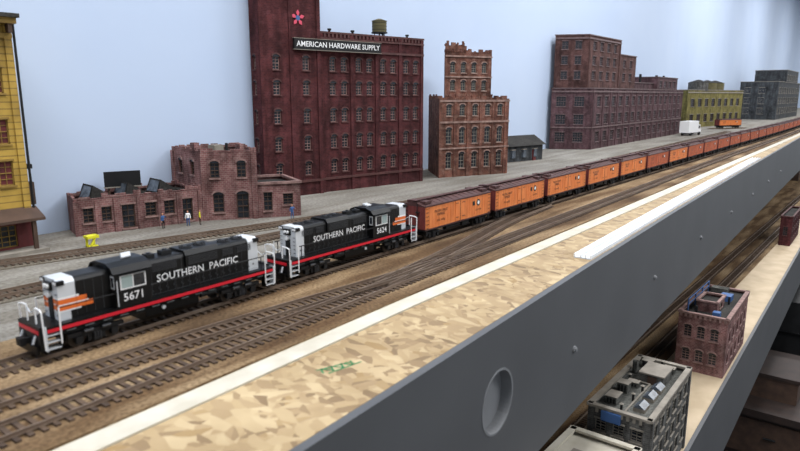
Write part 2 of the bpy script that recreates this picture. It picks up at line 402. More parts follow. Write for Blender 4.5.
def loco(number):
    b = B()
    b.box(-.93,.93,-.155,.155,.165,.205,M_BLK); b.box(-.93,.93,-.12,.12,.12,.165,M_BLK2)
    for s in (-1, 1):
        b.box(-.92,.92,s*.155,s*.16,.168,.19,M_RED)
        b.box(-.92,.92,s*.154,s*.158,.192,.205,M_BLK)
        for k in range(14): b.tube((-.8+k*.12,s*.15,.15),(-.74+k*.12,s*.15,.15),.006,M_BLK3,5)
    for e in (-1, 1):
        b.box(e*.93,e*.965,-.15,.15,.06,.215,M_BLK)
        b.box(e*.965,e*.985,-.13,.13,.035,.09,M_BLK)
        b.box(e*.965,e*.968,-.14,.14,.165,.19,M_RED)
        b.box(e*.965,e*1.03,-.02,.02,.09,.125,M_BLK2); b.box(e*1.0,e*1.035,-.03,.03,.085,.135,M_BLK2)
        for s in (-1, 1):
            for k in range(3):
                b.box(e*.84,e*.93,s*.115,s*.158,.055+k*.045,.062+k*.045,M_SIL)
            b.box(e*.925,e*.935,s*.11,s*.16,.05,.21,M_SIL); b.box(e*.835,e*.842,s*.11,s*.16,.05,.2,M_BLK)
            b.path([(e*.94,s*.158,.06),(e*.945,s*.158,.31),(e*.94,s*.12,.32),(e*.94,s*.06,.32),(e*.94,s*.06,.2)], .0055, M_WHT)
            b.path([(e*.84,s*.16,.08),(e*.84,s*.16,.32)], .0055, M_WHT)
            b.tube((e*.966,s*.09,.15),(e*.985,s*.09,.1),.008,M_SIL)
            b.tube((e*.966,s*.06,.14),(e*.985,s*.06,.08),.006,M_BLK3)
        b.path([(e*.94,-.06,.31),(e*.945,0,.28),(e*.94,.06,.31)], .004, M_SIL)
    b.ext([(-.13,.08),(-.1,.045),(.1,.045),(.13,.08),(.13,.155),(-.13,.155)], -.24, .2, M_BLK)
    for s in (-1, 1):
        b.tube((.22,s*.12,.13),(.36,s*.12,.13),.024,M_BLK2,10); b.tube((-.1,s*.13,.12),(-.1,s*.142,.12),.015,M_SIL,10)
    truck(b,-.6,.24,.056,True); truck(b,.6,.24,.056,True)
    b.ext(hoodprof(), -.2, .8, M_BLK)
    b.ext(hoodprof(), -.8, -.46, M_BLK)
    b.ext([(-.118,.37),(-.118,.455),(-.09,.492),(.09,.492),(.118,.455),(.118,.37)], .12, .42, M_BLK)
    def fan(x, z, r=.05):
        b.tube((x,0,z-.015),(x,0,z+.008),r,M_BLK3,20); b.tube((x,0,z+.008),(x,0,z+.01),r*.85,M_BLK2,20); b.tube((x,0,z+.01),(x,0,z+.014),r*.3,M_BLK3,12)
        for q in range(6):
            t = q*math.pi/6; b.tube((x-r*math.cos(t),-r*math.sin(t),z+.012),(x+r*math.cos(t),r*math.sin(t),z+.012),.002,M_BLK3,4)
    fan(.2,.492); fan(.32,.492); fan(.55,.476); fan(.68,.476)
    b.box(-.02,.06,-.03,.03,.47,.505,M_BLK2); b.box(-.14,-.08,-.035,.035,.47,.5,M_BLK2)
    b.tube((.02,0,.5),(.02,0,.515),.016,M_BLK3,10); b.tube((-.11,0,.5),(-.11,0,.51),.016,M_BLK3,10)
    for e, xe, L in ((-1,-.8,.1),(1,.8,.085)):
        x0, x1 = sorted((xe+e*.012, xe-e*L)); b.ext(hoodprof(.103,.36,.478), x0, x1, M_SIL)
        for z0, z1, m, LL in ((.205,.262,M_SIL,L*.6),(.262,.272,M_WHT,L*1.3),(.272,.305,M_ORG,L*2.1),(.305,.312,M_WHT,L*1.8),(.312,.345,M_ORG,L*1.7),(.345,.36,M_WHT,L*1.2)):
            if e > 0: m = M_SIL; LL = L
            x0, x1 = sorted((xe+e*.012, xe-e*LL)); b.box(x0,x1,-.103,.103,z0,z1,m)
        b.box(xe+e*.012,xe+e*.03,-.04,.04,.4,.455,M_BLK)
        for y in (-.018,.018): b.tube((xe+e*.025,y,.43),(xe+e*.042,y,.43),.014,M_WHT,12)
        b.tube((xe+e*.01,0,.37),(xe+e*.035,0,.37),.02,M_WHT,12)
        for s in (-1, 1):
            b.box(xe-e*.03,xe+e*.02,s*.06,s*.115,.44,.47,M_BLK); b.box(xe+e*.02,xe+e*.022,s*.065,s*.11,.446,.464,M_WHT)
            for k in range(5): b.tube((xe+e*.016,s*.07,.24+k*.035),(xe+e*.016,s*.095,.24+k*.035),.003,M_BLK3,4)
        b.box(xe+e*.012,xe+e*.018,-.03,.03,.2,.36,M_BLK2)
    cp = [(-.158,.2),(-.158,.45),(-.13,.485),(-.07,.505),(.07,.505),(.13,.485),(.158,.45),(.158,.2)]
    b.ext(cp, -.46, -.2, M_BLK)
    cr = [(-.168,.448),(-.135,.49),(-.07,.512),(.07,.512),(.135,.49),(.168,.448),(.16,.444),(.13,.48),(.07,.5),(-.07,.5),(-.13,.48),(-.16,.444)]
    b.ext(cr, -.475, -.185, M_BLK)
    for s in (-1, 1):
        b.box(-.425,-.235,s*.158,s*.161,.328,.432,M_WHT)
        b.box(-.415,-.336,s*.161,s*.163,.338,.422,M_GLS); b.box(-.326,-.245,s*.161,s*.163,.338,.422,M_GLD)
        for xe, e in ((-.46,-1),(-.2,1)):
            b.box(xe,xe+e*.003,s*.108,s*.15,.34,.43,M_SIL); b.box(xe+e*.003,xe+e*.004,s*.114,s*.144,.35,.422,M_GLD)
        b.text(number, (-.33,s*.158,.27), (-s,0,0), (0,0,1), .08, M_WHT, .003)
        b.box(-.44,-.22,s*.16,s*.185,.434,.44,M_BLK)
        b.path([(-.45,s*.165,.22),(-.45,s*.165,.4)],.004,M_SIL,5)
        yy = s*.1
        for i in range(15):
            x = -.16+i*.062; top = .36 if .1 < x < .43 else .44
            b.box(x,x+.004,yy,yy+s*.003,.22,top,M_BLK3)
            b.box(x+.05,x+.056,yy,yy+s*.006,.25,.265,M_BLK3)
            for z in (.24,.29): b.box(x+.005,x+.012,yy,yy+s*.005,z,z+.008,M_BLK3)
        b.box(-.2,.8,yy,yy+s*.003,.215,.219,M_BLK3); b.box(-.2,.1,yy,yy+s*.003,.44,.444,M_BLK3)
        for x0, x1 in ((.46,.56),(.6,.74),(-.15,.05)):
            for k in range(6): b.box(x0,x1,yy,yy+s*.006,.385+k*.009,.389+k*.009,M_BLK3)
        for k in range(5): b.box(.14,.4,s*.118,s*.122,.385+k*.013,.39+k*.013,M_BLK3)
        for i in range(4): b.box(-.7+i*.06,-.697+i*.06,yy,yy+s*.003,.22,.44,M_BLK3)
        b.text('SOUTHERN  PACIFIC', (.24,s*.107,.33), (-s,0,0), (0,0,1), .078, M_WHT, .003)
        xs = [-.2+i*.2 for i in range(6)]
        for x in xs: b.tube((x,s*.156,.2),(x,s*.156,.315),.0045,M_BLK2,5)
        b.tube((-.2,s*.156,.315),(.84,s*.156,.315),.0045,M_BLK2,5)
        b.path([(-.46,s*.156,.315),(-.84,s*.156,.315)],.004,M_BLK2,5)
    for i, y in enumerate((-.04,0,.04)): b.tube((-.34+.02*i,y,.525),(-.27+.02*i,y,.528),.009,M_SIL,8)
    b.tube((-.3,0,.51),(-.3,0,.525),.008,M_SIL,6)
    return b
loco('5671').obj('diesel_locomotive', (2.52, mainf(2.52), RT), math.atan(.012))
loco('5624').obj('diesel_locomotive', (4.60, mainf(4.6), RT), math.pi+math.atan(.015))

def reefer(side):
    b = B()
    b.box(-.72,.72,-.15,.15,.115,.14,M_BLK2); b.box(-.7,.7,-.025,.025,.08,.115,M_BLK2)
    b.box(-.72,.72,-.16,.16,.14,.405,side)
    for s in (-1, 1):
        b.tube((-.25,s*.1,.09),(.05,s*.1,.09),.03,M_BLK2,8); b.box(.1,.25,s*.08,s*.13,.06,.12,M_BLK2)
        for i in range(24):
            x = -.7+i*.0609; b.box(x,x+.0025,s*.16,s*.1615,.15,.4,side)
        b.box(-.725,.725,s*.155,s*.166,.395,.412,M_RF); b.box(-.722,.722,s*.155,s*.163,.128,.143,M_RF)
        b.box(-.11,.11,s*.16,s*.165,.15,.395,side); b.box(-.003,.003,s*.165,s*.167,.15,.395,M_LET)
        for x in (-.1,.04):
            for z in (.19,.36): b.box(x,x+.06,s*.165,s*.168,z,z+.006,M_LET)
        b.text('PACIFIC FRUIT', (-s*-.41,s*.1615,.325), (-s,0,0),(0,0,1), .042, M_LET)
        b.text('EXPRESS', (-s*-.41,s*.1615,.285), (-s,0,0),(0,0,1), .042, M_LET)
        b.text('P.F.E. 45782', (-s*-.41,s*.1615,.215), (-s,0,0),(0,0,1), .034, M_LET)
        b.tube((-s*.42,s*.1605,.31),(-s*.42,s*.1635,.31),.042,M_LET,20); b.tube((-s*.42,s*.163,.31),(-s*.42,s*.1645,.31),.024,M_WHT,20)
        b.tube((-s*.31,s*.1605,.31),(-s*.31,s*.1635,.31),.036,M_LET,4)
        b.text('CAPY 80000', (-s*.42,s*.1615,.22), (-s,0,0),(0,0,1), .026, M_LET)
        for e in (-1, 1):
            for k in range(6): b.box(e*.66,e*.71,s*.162,s*.168,.15+k*.045,.154+k*.045,M_BLK2)
            b.box(e*.67,e*.7,s*.14,s*.155,.06,.12,M_BLK2)
    for e in (-1, 1):
        b.ext([(-.16,.14),(-.16,.405),(0,.45),(.16,.405),(.16,.14)][::-1], *sorted((e*.72,e*.727)), M_END)
        for y in (-.12,-.06,0,.06,.12): b.box(e*.727,e*.733,y-.006,y+.006,.15,.4,M_END)
        b.tube((e*.745,-.06,.2),(e*.745,-.06,.45),.005,M_BLK2); b.tube((e*.735,-.06,.33),(e*.735,-.06,.34),.03,M_BLK2)
        for k in range(6): b.box(e*.727,e*.74,.08,.15,.16+k*.045,.166+k*.045,M_BLK2)
        b.box(e*.7,e*.79,-.018,.018,.085,.115,M_BLK2)
    b.ext([(-.17,.405),(0,.45),(.17,.405),(.165,.4),(-.165,.4)][::-1], -.73, .73, M_RF)
    for i in range(13):
        x = -.7+i*.116; b.ext([(-.17,.408),(0,.458),(.17,.408),(0,.45)][::-1], x, x+.01, M_RF)
    b.box(-.74,.74,-.035,.035,.46,.467,M_RF)
    for e in (-1, 1):
        for s in (-1, 1): b.box(e*.56,e*.68,s*.05,s*.13,.425,.455,M_RF)
    truck(b,-.52,.17,.05); truck(b,.52,.17,.05)
    return b
r1 = reefer(M_ORC).mesh('reefer_bright'); r2 = reefer(M_ORD).mesh('reefer_weathered')
x = 5.65+.78; i = 0
while x < 47:
    a = math.atan((mainf(x+.3)-mainf(x-.3))/.6)
    place('reefer_car', r1 if i in (0,1,2,3,4,6) else r2, (x, mainf(x), RT), a)
    x += 1.58*math.cos(a); i += 1
place('reefer_car', r1, (36, spur(36), RT), math.atan(-.6))

# ---------------------------------------------------------------- buildings
def facade(b, p0, p1, z0, z1, rects, wall_, glass, frame, sill, arch=None, dep=.03, mun=True):
    p0 = Vector((p0[0],p0[1],0)); p1 = Vector((p1[0],p1[1],0)); L = (p1-p0).length; t = (p1-p0)/L; n = Vector((t.y,-t.x,0)); up = Vector((0,0,1))
    P = lambda u, v, d=0: p0+t*u+n*d+up*v
    rects = [(u-w/2,u+w/2,v-h/2,v+h/2) for u,v,w,h in rects if u-w/2 > .01 and u+w/2 < L-.01]
    us = sorted(set([0,L]+[r[0] for r in rects]+[r[1] for r in rects])); vs = sorted(set([z0,z1]+[r[2] for r in rects]+[r[3] for r in rects]))
    for i in range(len(us)-1):
        if us[i+1]-us[i] < 1e-6: continue
        cu = (us[i]+us[i+1])/2
        for j in range(len(vs)-1):
            cv = (vs[j]+vs[j+1])/2
            ins = any(r[0] < cu < r[1] and r[2] < cv < r[3] for r in rects)
            if not ins: b.add([P(us[i],vs[j]),P(us[i+1],vs[j]),P(us[i+1],vs[j+1]),P(us[i],vs[j+1])],[(0,1,2,3)],wall_)
    def lb(u0,u1,v0,v1,d0,d1,m):
        b.add([P(u0,v0,d1),P(u1,v0,d1),P(u1,v0,d0),P(u0,v0,d0),P(u0,v1,d1),P(u1,v1,d1),P(u1,v1,d0),P(u0,v1,d0)],
              [(0,3,2,1),(4,5,6,7),(0,1,5,4),(1,2,6,5),(2,3,7,6),(3,0,4,7)],m)
    for u0,u1,v0,v1 in rects:
        b.add([P(u0,v0),P(u1,v0),P(u1,v1),P(u0,v1),P(u0,v0,-dep),P(u1,v0,-dep),P(u1,v1,-dep),P(u0,v1,-dep)],
              [(0,1,5,4),(1,2,6,5),(2,3,7,6),(3,0,4,7)],wall_)
        b.add([P(u0,v0,-dep),P(u1,v0,-dep),P(u1,v1,-dep),P(u0,v1,-dep)],[(0,1,2,3)],glass)
        w_, h_ = u1-u0, v1-v0; fr = min(.010, w_*.1)
        for a in ((u0,u0+fr,v0,v1),(u1-fr,u1,v0,v1),(u0,u1,v0,v0+fr),(u0,u1,v1-fr,v1),(u0,u1,(v0+v1)/2-fr/2,(v0+v1)/2+fr/2)):
            lb(*a,-dep,-dep+.012,frame)
        if mun:
            k = 2 if w_ < .25 else 4
            for q in range(1,k): lb(u0+w_*q/k-fr/3,u0+w_*q/k+fr/3,v0,v1,-dep,-dep+.008,frame)
            for q in (.25,.75): lb(u0,u1,v0+h_*q-fr/3,v0+h_*q+fr/3,-dep,-dep+.008,frame)
        lb(u0-.015,u1+.015,v0-.02,v0,-.01,.018,sill)
        if arch:
            cu = (u0+u1)/2; r = w_/2; hgt = r*.55; N = 8
            inn = [P(cu-r*math.cos(math.pi*q/N), v1+hgt*math.sin(math.pi*q/N), .003) for q in range(N+1)]
            b.add(inn,[tuple(range(N,-1,-1))],glass)
            ro, ho = r+.02, hgt+.025
            i2 = [P(cu-r*math.cos(math.pi*q/N), v1+hgt*math.sin(math.pi*q/N), .014) for q in range(N+1)]
            o2 = [P(cu-ro*math.cos(math.pi*q/N), v1+ho*math.sin(math.pi*q/N), .014) for q in range(N+1)]
            o3 = [P(cu-ro*math.cos(math.pi*q/N), v1+ho*math.sin(math.pi*q/N), 0) for q in range(N+1)]
            fs = []
            for q in range(N): fs += [(q,q+1,N+2+q,N+1+q),(N+1+q,N+2+q,2*N+3+q,2*N+2+q)]
            b.add(i2+o2+o3, fs, arch)
        else:
            lb(u0-.012,u1+.012,v1,v1+.022,0,.01,sill)
    return lb, L, P
def grid(us, zs, w, h): return [(u,z,w,h) for u in us for z in zs]
def ev(L, n, m=.1): return [m+(L-2*m)*(i+.5)/n for i in range(n)]
def block(b, poly, z0, z1, wall_, roof, trim, wins={}, arch=None, glass=M_GLD, frame=M_CON, pil={}, bands=(), cop=None, copw=.03, ragged=0, dent=0):
    n = len(poly); out = []
    for i in range(n):
        p0, p1 = poly[i], poly[(i+1)%n]
        lb, L, P = facade(b,p0,p1,z0,z1,wins.get(i,[]),wall_,glass,frame,trim,arch)
        for u in pil.get(i,[]): lb(u-.035,u+.035,z0,z1-.02,0,.022,wall_)
        if i in wins:
            for z,h in bands: lb(0,L,z,z+h,0,.026,trim)
            if dent:
                k = int(L/dent)
                for q in range(k): lb((q+.25)*L/k,(q+.7)*L/k,z1-.07,z1-.015,0,.02,trim)
        if ragged:
            u = 0
            while u < L-.03:
                du = random.uniform(.03,.1); hh = random.choice([0,.02,.035,.06,.09])*ragged
                lb(u,min(L,u+du),z1-.012,z1+.004+hh,-copw,0.0,wall_); u += du
        else: lb(-.01,L+.01,z1-.012,z1+.02,-copw,.022,cop or trim)
        out.append((lb,L,P))
    b.add([(x,y,z1-.05) for x,y in poly],[tuple(range(n))],roof)
    return out
G0 = .02
def T(p, d, t, k=0): return (p[0]+d[0]*t-d[1]*k, p[1]+d[1]*t+d[0]*k)

# --- tall maroon warehouse
b = B(); P0 = (6.74,8.20); d = (.982,-.188); d = (d[0]/math.hypot(*d), d[1]/math.hypot(*d))
rows = [.46,.89,1.34,1.8,2.2]
q0, q1, q2 = T(P0,d,1.15), T(P0,d,3.54), T(P0,d,3.54,.85)
main = [q0,q1,(q2[0],q2[1]-.06),(q0[0]+.05,8.42)]
us = []
for k in range(4): us += [.18+k*.56+.1,.18+k*.56+.34]
o = block(b, main, G0, 2.73, B_MAR, M_TAR, B_MAR2, {0: grid(us,rows,.13,.2), 1: grid([.25,.55],rows,.12,.2)}, arch=B_MAR2, frame=B_PNK2, glass=M_GLD,
      pil={0:[.04,.68,1.24,1.8,2.35]}, bands=[(2.42,.04),(.24,.04),(2.62,.03)], dent=.08)
tow = [T(P0,d,0,-.05),T(P0,d,1.15,-.05),(q0[0]+.04,8.41),(6.76,8.39)]
o2 = block(b, tow, G0, 3.75, B_MAR, M_TAR, B_MAR2, {0: grid([.3,.86],rows,.13,.2)+grid([.3,.86],[3.4],.13,.2), 3: grid([.1],rows,.08,.2)}, arch=B_MAR2, frame=B_PNK2, glass=M_GLD,
      pil={0:[.04,.58,1.11]}, bands=[(.24,.04),(3.6,.05)])
lb, L, P = o[0]
lb(-.54,1.26,2.43,2.60,.0,.12,M_BLK2)
lb(-.55,1.27,2.60,2.608,.0,.125,M_CON); lb(-.55,1.27,2.422,2.43,.0,.125,M_CON)
b.text('AMERICAN HARDWARE SUPPLY', P(.36,2.513,.12), d+(0,), (0,0,1), .12, M_WHT, .004)
lb, L, P = o2[0]
for k in range(5):
    a = k*2*math.pi/5+.3
    p0_, p1_, t1_ = P(.72,2.92,.02), P(.72+.09*math.cos(a-.35),2.92+.09*math.sin(a-.35),.02), P(.72+.13*math.cos(a),2.92+.13*math.sin(a),.02)
    p2_ = P(.72+.09*math.cos(a+.35),2.92+.09*math.sin(a+.35),.02)
    b.add([p0_,p1_,t1_,p2_],[(0,1,2,3)],M_PNKE)
b.tube(P(.72,2.92,0), P(.72,2.92,.024), .04, M_BLUE, 12)
for u in (.4,.9,1.6,2.2):
    c = T(q0,d,u,.25); b.tube((c[0],c[1],2.68),(c[0],c[1],2.8),.02,M_BLK2,8); b.tube((c[0],c[1],2.8),(c[0],c[1],2.83),.035,M_BLK2,8)
b.obj('maroon_brick_warehouse')
b = B()
for a in range(4):
    t = math.pi/4+a*math.pi/2; b.tube((.1*math.cos(t),.1*math.sin(t),0),(.09*math.cos(t),.09*math.sin(t),.14),.008,M_BLK2)
b.tube((0,0,.14),(0,0,.16),.15,M_BLK2,20); b.tube((0,0,.16),(0,0,.36),.135,M_TANK,20)
for z in (.2,.26,.32): b.tube((0,0,z),(0,0,z+.008),.139,M_BLK2,20)
b.tube((0,0,.36),(0,0,.40),.15,M_TANK,20,.03)
c = T(q0,d,1.56,.3); b.obj('rooftop_water_tank', (c[0],c[1],2.68))

# --- pink brick factory
b = B()
low = [(3.5,7.76),(5.05,7.42),(5.16,8.2),(3.62,8.2)]
o = block(b, low, G0, .46, B_PNK, M_TAR, B_PNK2, {0:[(.15,.26,.12,.18),(.36,.26,.12,.18),(.62,.2,.16,.3),(.9,.26,.14,.18),(1.14,.26,.14,.18),(1.38,.2,.14,.3)]}, frame=M_BRNW, pil={0:[.02,.26,.48,.76,1.02,1.27,1.56]}, glass=M_GLD, ragged=.6)
for k in range(3):
    x = 3.75+k*.42; y = 7.86-k*.07
    b.add([(x,y,.42),(x+.3,y-.05,.42),(x+.3,y+.3,.42),(x,y+.32,.42),(x+.05,y,.6),(x+.08,y+.32,.6)],[(0,1,4),(3,5,2),(0,4,5,3),(1,2,5,4)],M_TAR)
    b.add([(x-.005,y+.03,.44),(x+.04,y+.03,.58),(x+.07,y+.28,.58),(x-.005,y+.28,.44)],[(0,1,2,3)],M_GLB)
two = [(5.05,7.40),(5.63,6.96),(6.1,7.95),(5.16,8.25)]
o = block(b, two, G0, .95, B_PNK, M_TAR, B_PNK2, {0:[(.17,.7,.12,.2),(.52,.7,.12,.2),(.2,.25,.14,.24),(.52,.2,.16,.34)], 3:[(.25,.72,.1,.18),(.6,.72,.1,.18)]}, arch=B_PNK2, frame=M_BRNW, pil={0:[.03,.69],3:[.03]}, ragged=.5)
b.box(5.35,5.5,7.5,7.65,.88,1.02,M_CON); b.tube((5.4,7.3,.88),(5.4,7.3,1.06),.02,M_BLK2,8); b.box(5.2,5.28,7.75,7.85,.88,1.05,B_PNK); b.box(5.7,5.8,7.4,7.5,.88,1.02,B_PNK)
ann = [(5.63,6.97),(6.14,6.66),(6.5,7.45),(6.0,7.72)]
block(b, ann, G0, .5, B_PNK, M_TAR, B_PNK2, {0:[(.14,.25,.12,.26),(.42,.27,.14,.16)]}, frame=M_BRNW)
b.obj('pink_brick_factory')
b = B(); b.box(-.22,.22,-.015,.015,.12,.32,M_BLK2); b.box(-.23,.23,-.02,.02,.11,.125,M_CON)
for x in (-.17,0,.17): b.box(x-.01,x+.01,.0,.03,0,.3,M_BRNW); b.tube((x,.02,.25),(x,.12,0),.008,M_BRNW)
b.obj('rooftop_billboard', (4.25,7.98,.41), -.35)

# --- yellow clapboard building
b = B(); YX = 2.92
YP = [(1.3,7.5),(YX,7.5),(YX,8.15),(1.3,8.05)]
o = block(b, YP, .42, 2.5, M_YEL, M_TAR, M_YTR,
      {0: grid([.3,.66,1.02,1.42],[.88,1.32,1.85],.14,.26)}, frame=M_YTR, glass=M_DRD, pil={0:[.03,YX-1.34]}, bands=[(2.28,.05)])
block(b, YP, G0, .42, M_DRD, M_TAR, M_DRD, {0:[(.4,.2,.3,.24),(.85,.19,.18,.3),(1.3,.2,.3,.24)]}, frame=M_YTR)
b.box(1.2,YX+.02,7.38,7.5,2.42,2.48,M_YTR); b.box(1.2,YX+.04,7.34,8.05,2.48,2.52,M_TAR)
for i in range(12):
    x = 1.3+i*.142; b.box(x,x+.04,7.4,7.5,2.33,2.42,M_BRNW)
b.add([(1.2,7.28,.4),(YX+.05,7.28,.4),(YX+.05,7.5,.5),(1.2,7.5,.5),(1.2,7.28,.37),(YX+.05,7.28,.37),(YX+.05,7.5,.4),(1.2,7.5,.4)],[(0,1,2,3),(4,5,1,0),(5,6,2,1),(7,6,5,4),(3,7,4,0)],M_BRNW)
for x in (1.5,2.1,2.86): b.box(x-.02,x+.02,7.3,7.34,G0,.38,M_BRNW)
b.tube((YX+.02,7.48,.45),(YX+.02,7.48,2.45),.014,M_BLK2,8)
b.box(YX,YX+.1,7.6,7.7,.9,.95,M_BLK2); b.box(YX,YX+.1,7.6,7.7,.5,.75,M_BRNW)
b.box(1.2,YX+.05,7.26,7.5,G0,.06,M_CON)
b.obj('yellow_clapboard_building')

# --- red-brown stepped building
b = B(); e0, e1 = (10.80,7.55), (12.42,6.85)
dl = math.hypot(e1[0]-e0[0],e1[1]-e0[1]); d = ((e1[0]-e0[0])/dl,(e1[1]-e0[1])/dl)
low = [e0,e1,T(e0,d,dl,1.0),(11.75,8.5)]
us5 = ev(dl,5,.08)
block(b, low, G0, 1.62, B_BRN, M_TAR, B_BRN2, {0: grid(us5,[1.38],.13,.2)+grid(us5,[.35,.86],.14,.3)}, arch=B_BRN2, frame=M_CON, glass=M_GLD,
      pil={0:[.03]+[u+.145 for u in us5]}, bands=[(1.13,.04),(1.56,.04),(.6,.03)], ragged=1)
up = [T(e0,d,.2,.12),T(e0,d,1.36,.12),T(e0,d,1.3,.7),T(e0,d,.55,.7)]
block(b, up, 1.56, 2.55, B_BRN, M_TAR, B_BRN2, {0: grid(ev(1.16,4,.06),[1.88,2.24],.12,.18)}, arch=B_BRN2, frame=M_CON, glass=M_GLD, bands=[(2.46,.03),(2.05,.025)], ragged=.8)
up2 = [T(e0,d,.2,.12),T(e0,d,.72,.12),T(e0,d,.72,.6),T(e0,d,.5,.6)]
block(b, up2, 2.5, 2.68, B_BRN, M_TAR, B_BRN2, {}, ragged=1)
b.obj('redbrown_brick_factory')

# --- small shed
b = B(); b.prism([(14.3,7.95),(15.7,7.62),(15.9,8.3),(14.5,8.62)], G0, .42, B_DRK)
a = [Vector(p) for p in [(14.22,7.9,.42),(15.76,7.54,.42),(15.98,8.36,.42),(14.44,8.7,.42),(14.35,8.3,.66),(15.85,7.95,.66)]]
b.add(a,[(0,1,5,4),(2,3,4,5),(0,4,3),(1,2,5),(0,3,2,1)],M_TAR)
for k in range(3):
    u = .2+k*.42; x_, y_ = 14.3+u*.973, 7.95-u*.2293
    b.box(x_,x_+.16,y_-.05,y_-.0,.12,.32,M_GLB); b.box(x_-.02,x_+.18,y_-.055,y_,.32,.34,M_CON)
b.box(15.3,15.5,7.68,7.73,G0,.3,M_DRD)
b.obj('trackside_shed')

# --- purple/brown large factory
b = B()
mainp = [(19.5,7.85),(30.2,8.1),(30.3,9.5),(18.9,8.95)]
Lm = 10.7
block(b, mainp, G0, 1.9, B_PUR, M_TAR, B_PUR2, {0: grid(ev(Lm,15,.2),[.4,.95,1.5],.34,.32), 3: grid([.3,.85],[.4,.95,1.5],.3,.3)}, frame=B_PUR2, glass=M_GLD,
      pil={0:[.05]+[.2+(Lm-.4)*k/15 for k in range(1,15)]+[10.65]}, bands=[(1.78,.05),(.68,.04)])
tw = [(19.45,8.05),(22.3,8.1),(22.3,9.1),(19.0,8.95)]
block(b, tw, 1.85, 3.5, B_BR4, M_TAR, B_PUR2, {0: grid(ev(2.85,4,.2),[2.3,2.75,3.2],.3,.26), 3: grid([.3,.7],[2.3,2.75,3.2],.2,.24)}, frame=B_PUR2, glass=M_GLD, bands=[(3.38,.05)], pil={0:[.05,2.8]})
t2 = [(22.3,8.12),(24.1,8.16),(24.1,9.2),(22.3,9.15)]
block(b, t2, 1.85, 3.05, B_BR4, M_TAR, B_PUR2, {0: grid(ev(1.8,2,.2),[2.3,2.75],.3,.26)}, frame=B_PUR2)
block(b, [(26.9,8.2),(30.0,8.3),(30.0,9.3),(26.9,9.2)], 1.85, 2.4, B_PUR, M_TAR, B_PUR2, {0: grid(ev(3.1,4,.2),[2.12],.4,.26)}, frame=B_PUR2)
block(b, [(24.1,8.3),(26.9,8.35),(26.9,9.2),(24.1,9.2)], 1.85, 2.15, B_PUR, M_TAR, B_PUR2, {})
for x_ in (25,26,28,29): b.tube((x_,8.6,1.85),(x_,8.6,2.5),.05,M_BLK2,8)
b.obj('purple_brick_factory')

# --- olive building with tanks, dark building
b = B()
block(b, [(35.3,9.2),(42.6,8.05),(43,9.9),(35.6,9.9)], G0, 1.95, B_OLV, M_TAR, M_CON, {0: grid(ev(7.3,8,.2),[.5,1.3],.45,.4)}, frame=M_BRNW, bands=[(1.8,.06)])
for k,(x_,y_) in enumerate([(37.5,9.3),(38.9,9.2),(40.2,9.1)]):
    b.tube((x_,y_,1.9),(x_,y_,2.35),.5,M_TANK if k else B_GRY,20); b.tube((x_,y_,2.35),(x_,y_,2.5),.52,M_TAR,20,.05)
b.obj('olive_factory')
b = B()
block(b, [(51,7.5),(62,7.6),(62,9.9),(51.2,9.9)], G0, 2.6, B_DRK, M_TAR, M_CON, {0: grid(ev(11,10,.2),[.6,1.3,2.0],.6,.4), 3: grid([.5,1.4],[.6,1.3,2.0],.4,.4)}, frame=M_CON)
block(b, [(55.5,7.7),(62,7.8),(62,9.8),(55.5,9.8)], 2.55, 3.5, B_DRK, M_TAR, M_CON, {0: grid(ev(6.5,6,.2),[2.95],.6,.4)}, frame=M_CON)
b.obj('dark_grey_warehouse')

# --- box truck
b = B(); b.box(-.6,.35,-.2,.2,.12,.6,M_WHT); b.box(.37,.6,-.17,.17,.12,.44,M_WHT); b.box(.6,.74,-.15,.15,.12,.26,M_WHT)
b.box(.595,.605,-.15,.15,.28,.4,M_GLD); b.box(.42,.56,-.175,.175,.28,.4,M_GLD); b.box(-.6,.7,-.1,.1,.07,.12,M_BLK2)
for x_ in (-.35,.52):
    for s in (-1,1): b.tube((x_,s*.13,.07),(x_,s*.2,.07),.07,M_BLK2,14)
b.obj('delivery_truck', (29.2,7.4,G0), -.15)

# --- yellow bumper post at track side
b = B()
b.add([(-.05,-.05,0),(-.03,-.05,0),(.05,-.05,.13),(.03,-.05,.13),(-.05,-.03,0),(-.03,-.03,0),(.05,-.03,.13),(.03,-.03,.13)],[(0,1,2,3),(7,6,5,4),(0,3,7,4),(1,5,6,2),(3,2,6,7)],M_YP)
b.box(-.05,-.03,.02,.04,0,.13,M_YP); b.box(.03,.05,.02,.04,0,.13,M_YP); b.box(-.065,.065,-.055,.05,.1,.13,M_YP); b.box(-.05,.05,-.05,.05,0,.015,M_YP)
b.obj('yellow_bumper_post', (3.36,7.11,G0))

# ---------------------------------------------------------------- lower deck
ZL = -3.3; lf = lambda x: 1.72+.03*x
XL = [-3,2,6,10,15,20,30,45,70]
b = B(); b.strip(line(lf,.002,XL), [(x,7.6) for x in XL], ZL-.15, ZL, M_PLY)
b.strip([(x,3.15) for x in XL], [(x,7.6) for x in XL], ZL, ZL+.02, M_BAL)
ld = b.obj('lower_deck_tabletop')
b = B(); b.strip(line(lf,-.06,XL), line(lf,-.002,XL), ZL-1.55, ZL+.02, M_FAS); b.obj('lower_fascia_panel', parent=ld)
track(lambda x: 3.42+.0*x, 4, 50, ZL+.02); track(lambda x: 3.95+.0*x, 4, 50, ZL+.02)
b = B()
for x_ in (-1,14,29,44):
    for y_ in (4.9,7.1):
        b.box(x_,x_+.4,y_,y_+.4,-11,ZL-.15,M_BRNW); b.box(x_,x_+.4,y_,y_+.4,ZL+.02,-.12,M_BRNW)
for y_ in (5.3, 7.0): b.box(-3,60,y_,y_+.18,-.6,-.12,M_BRNW)
b.obj('benchwork_frame')

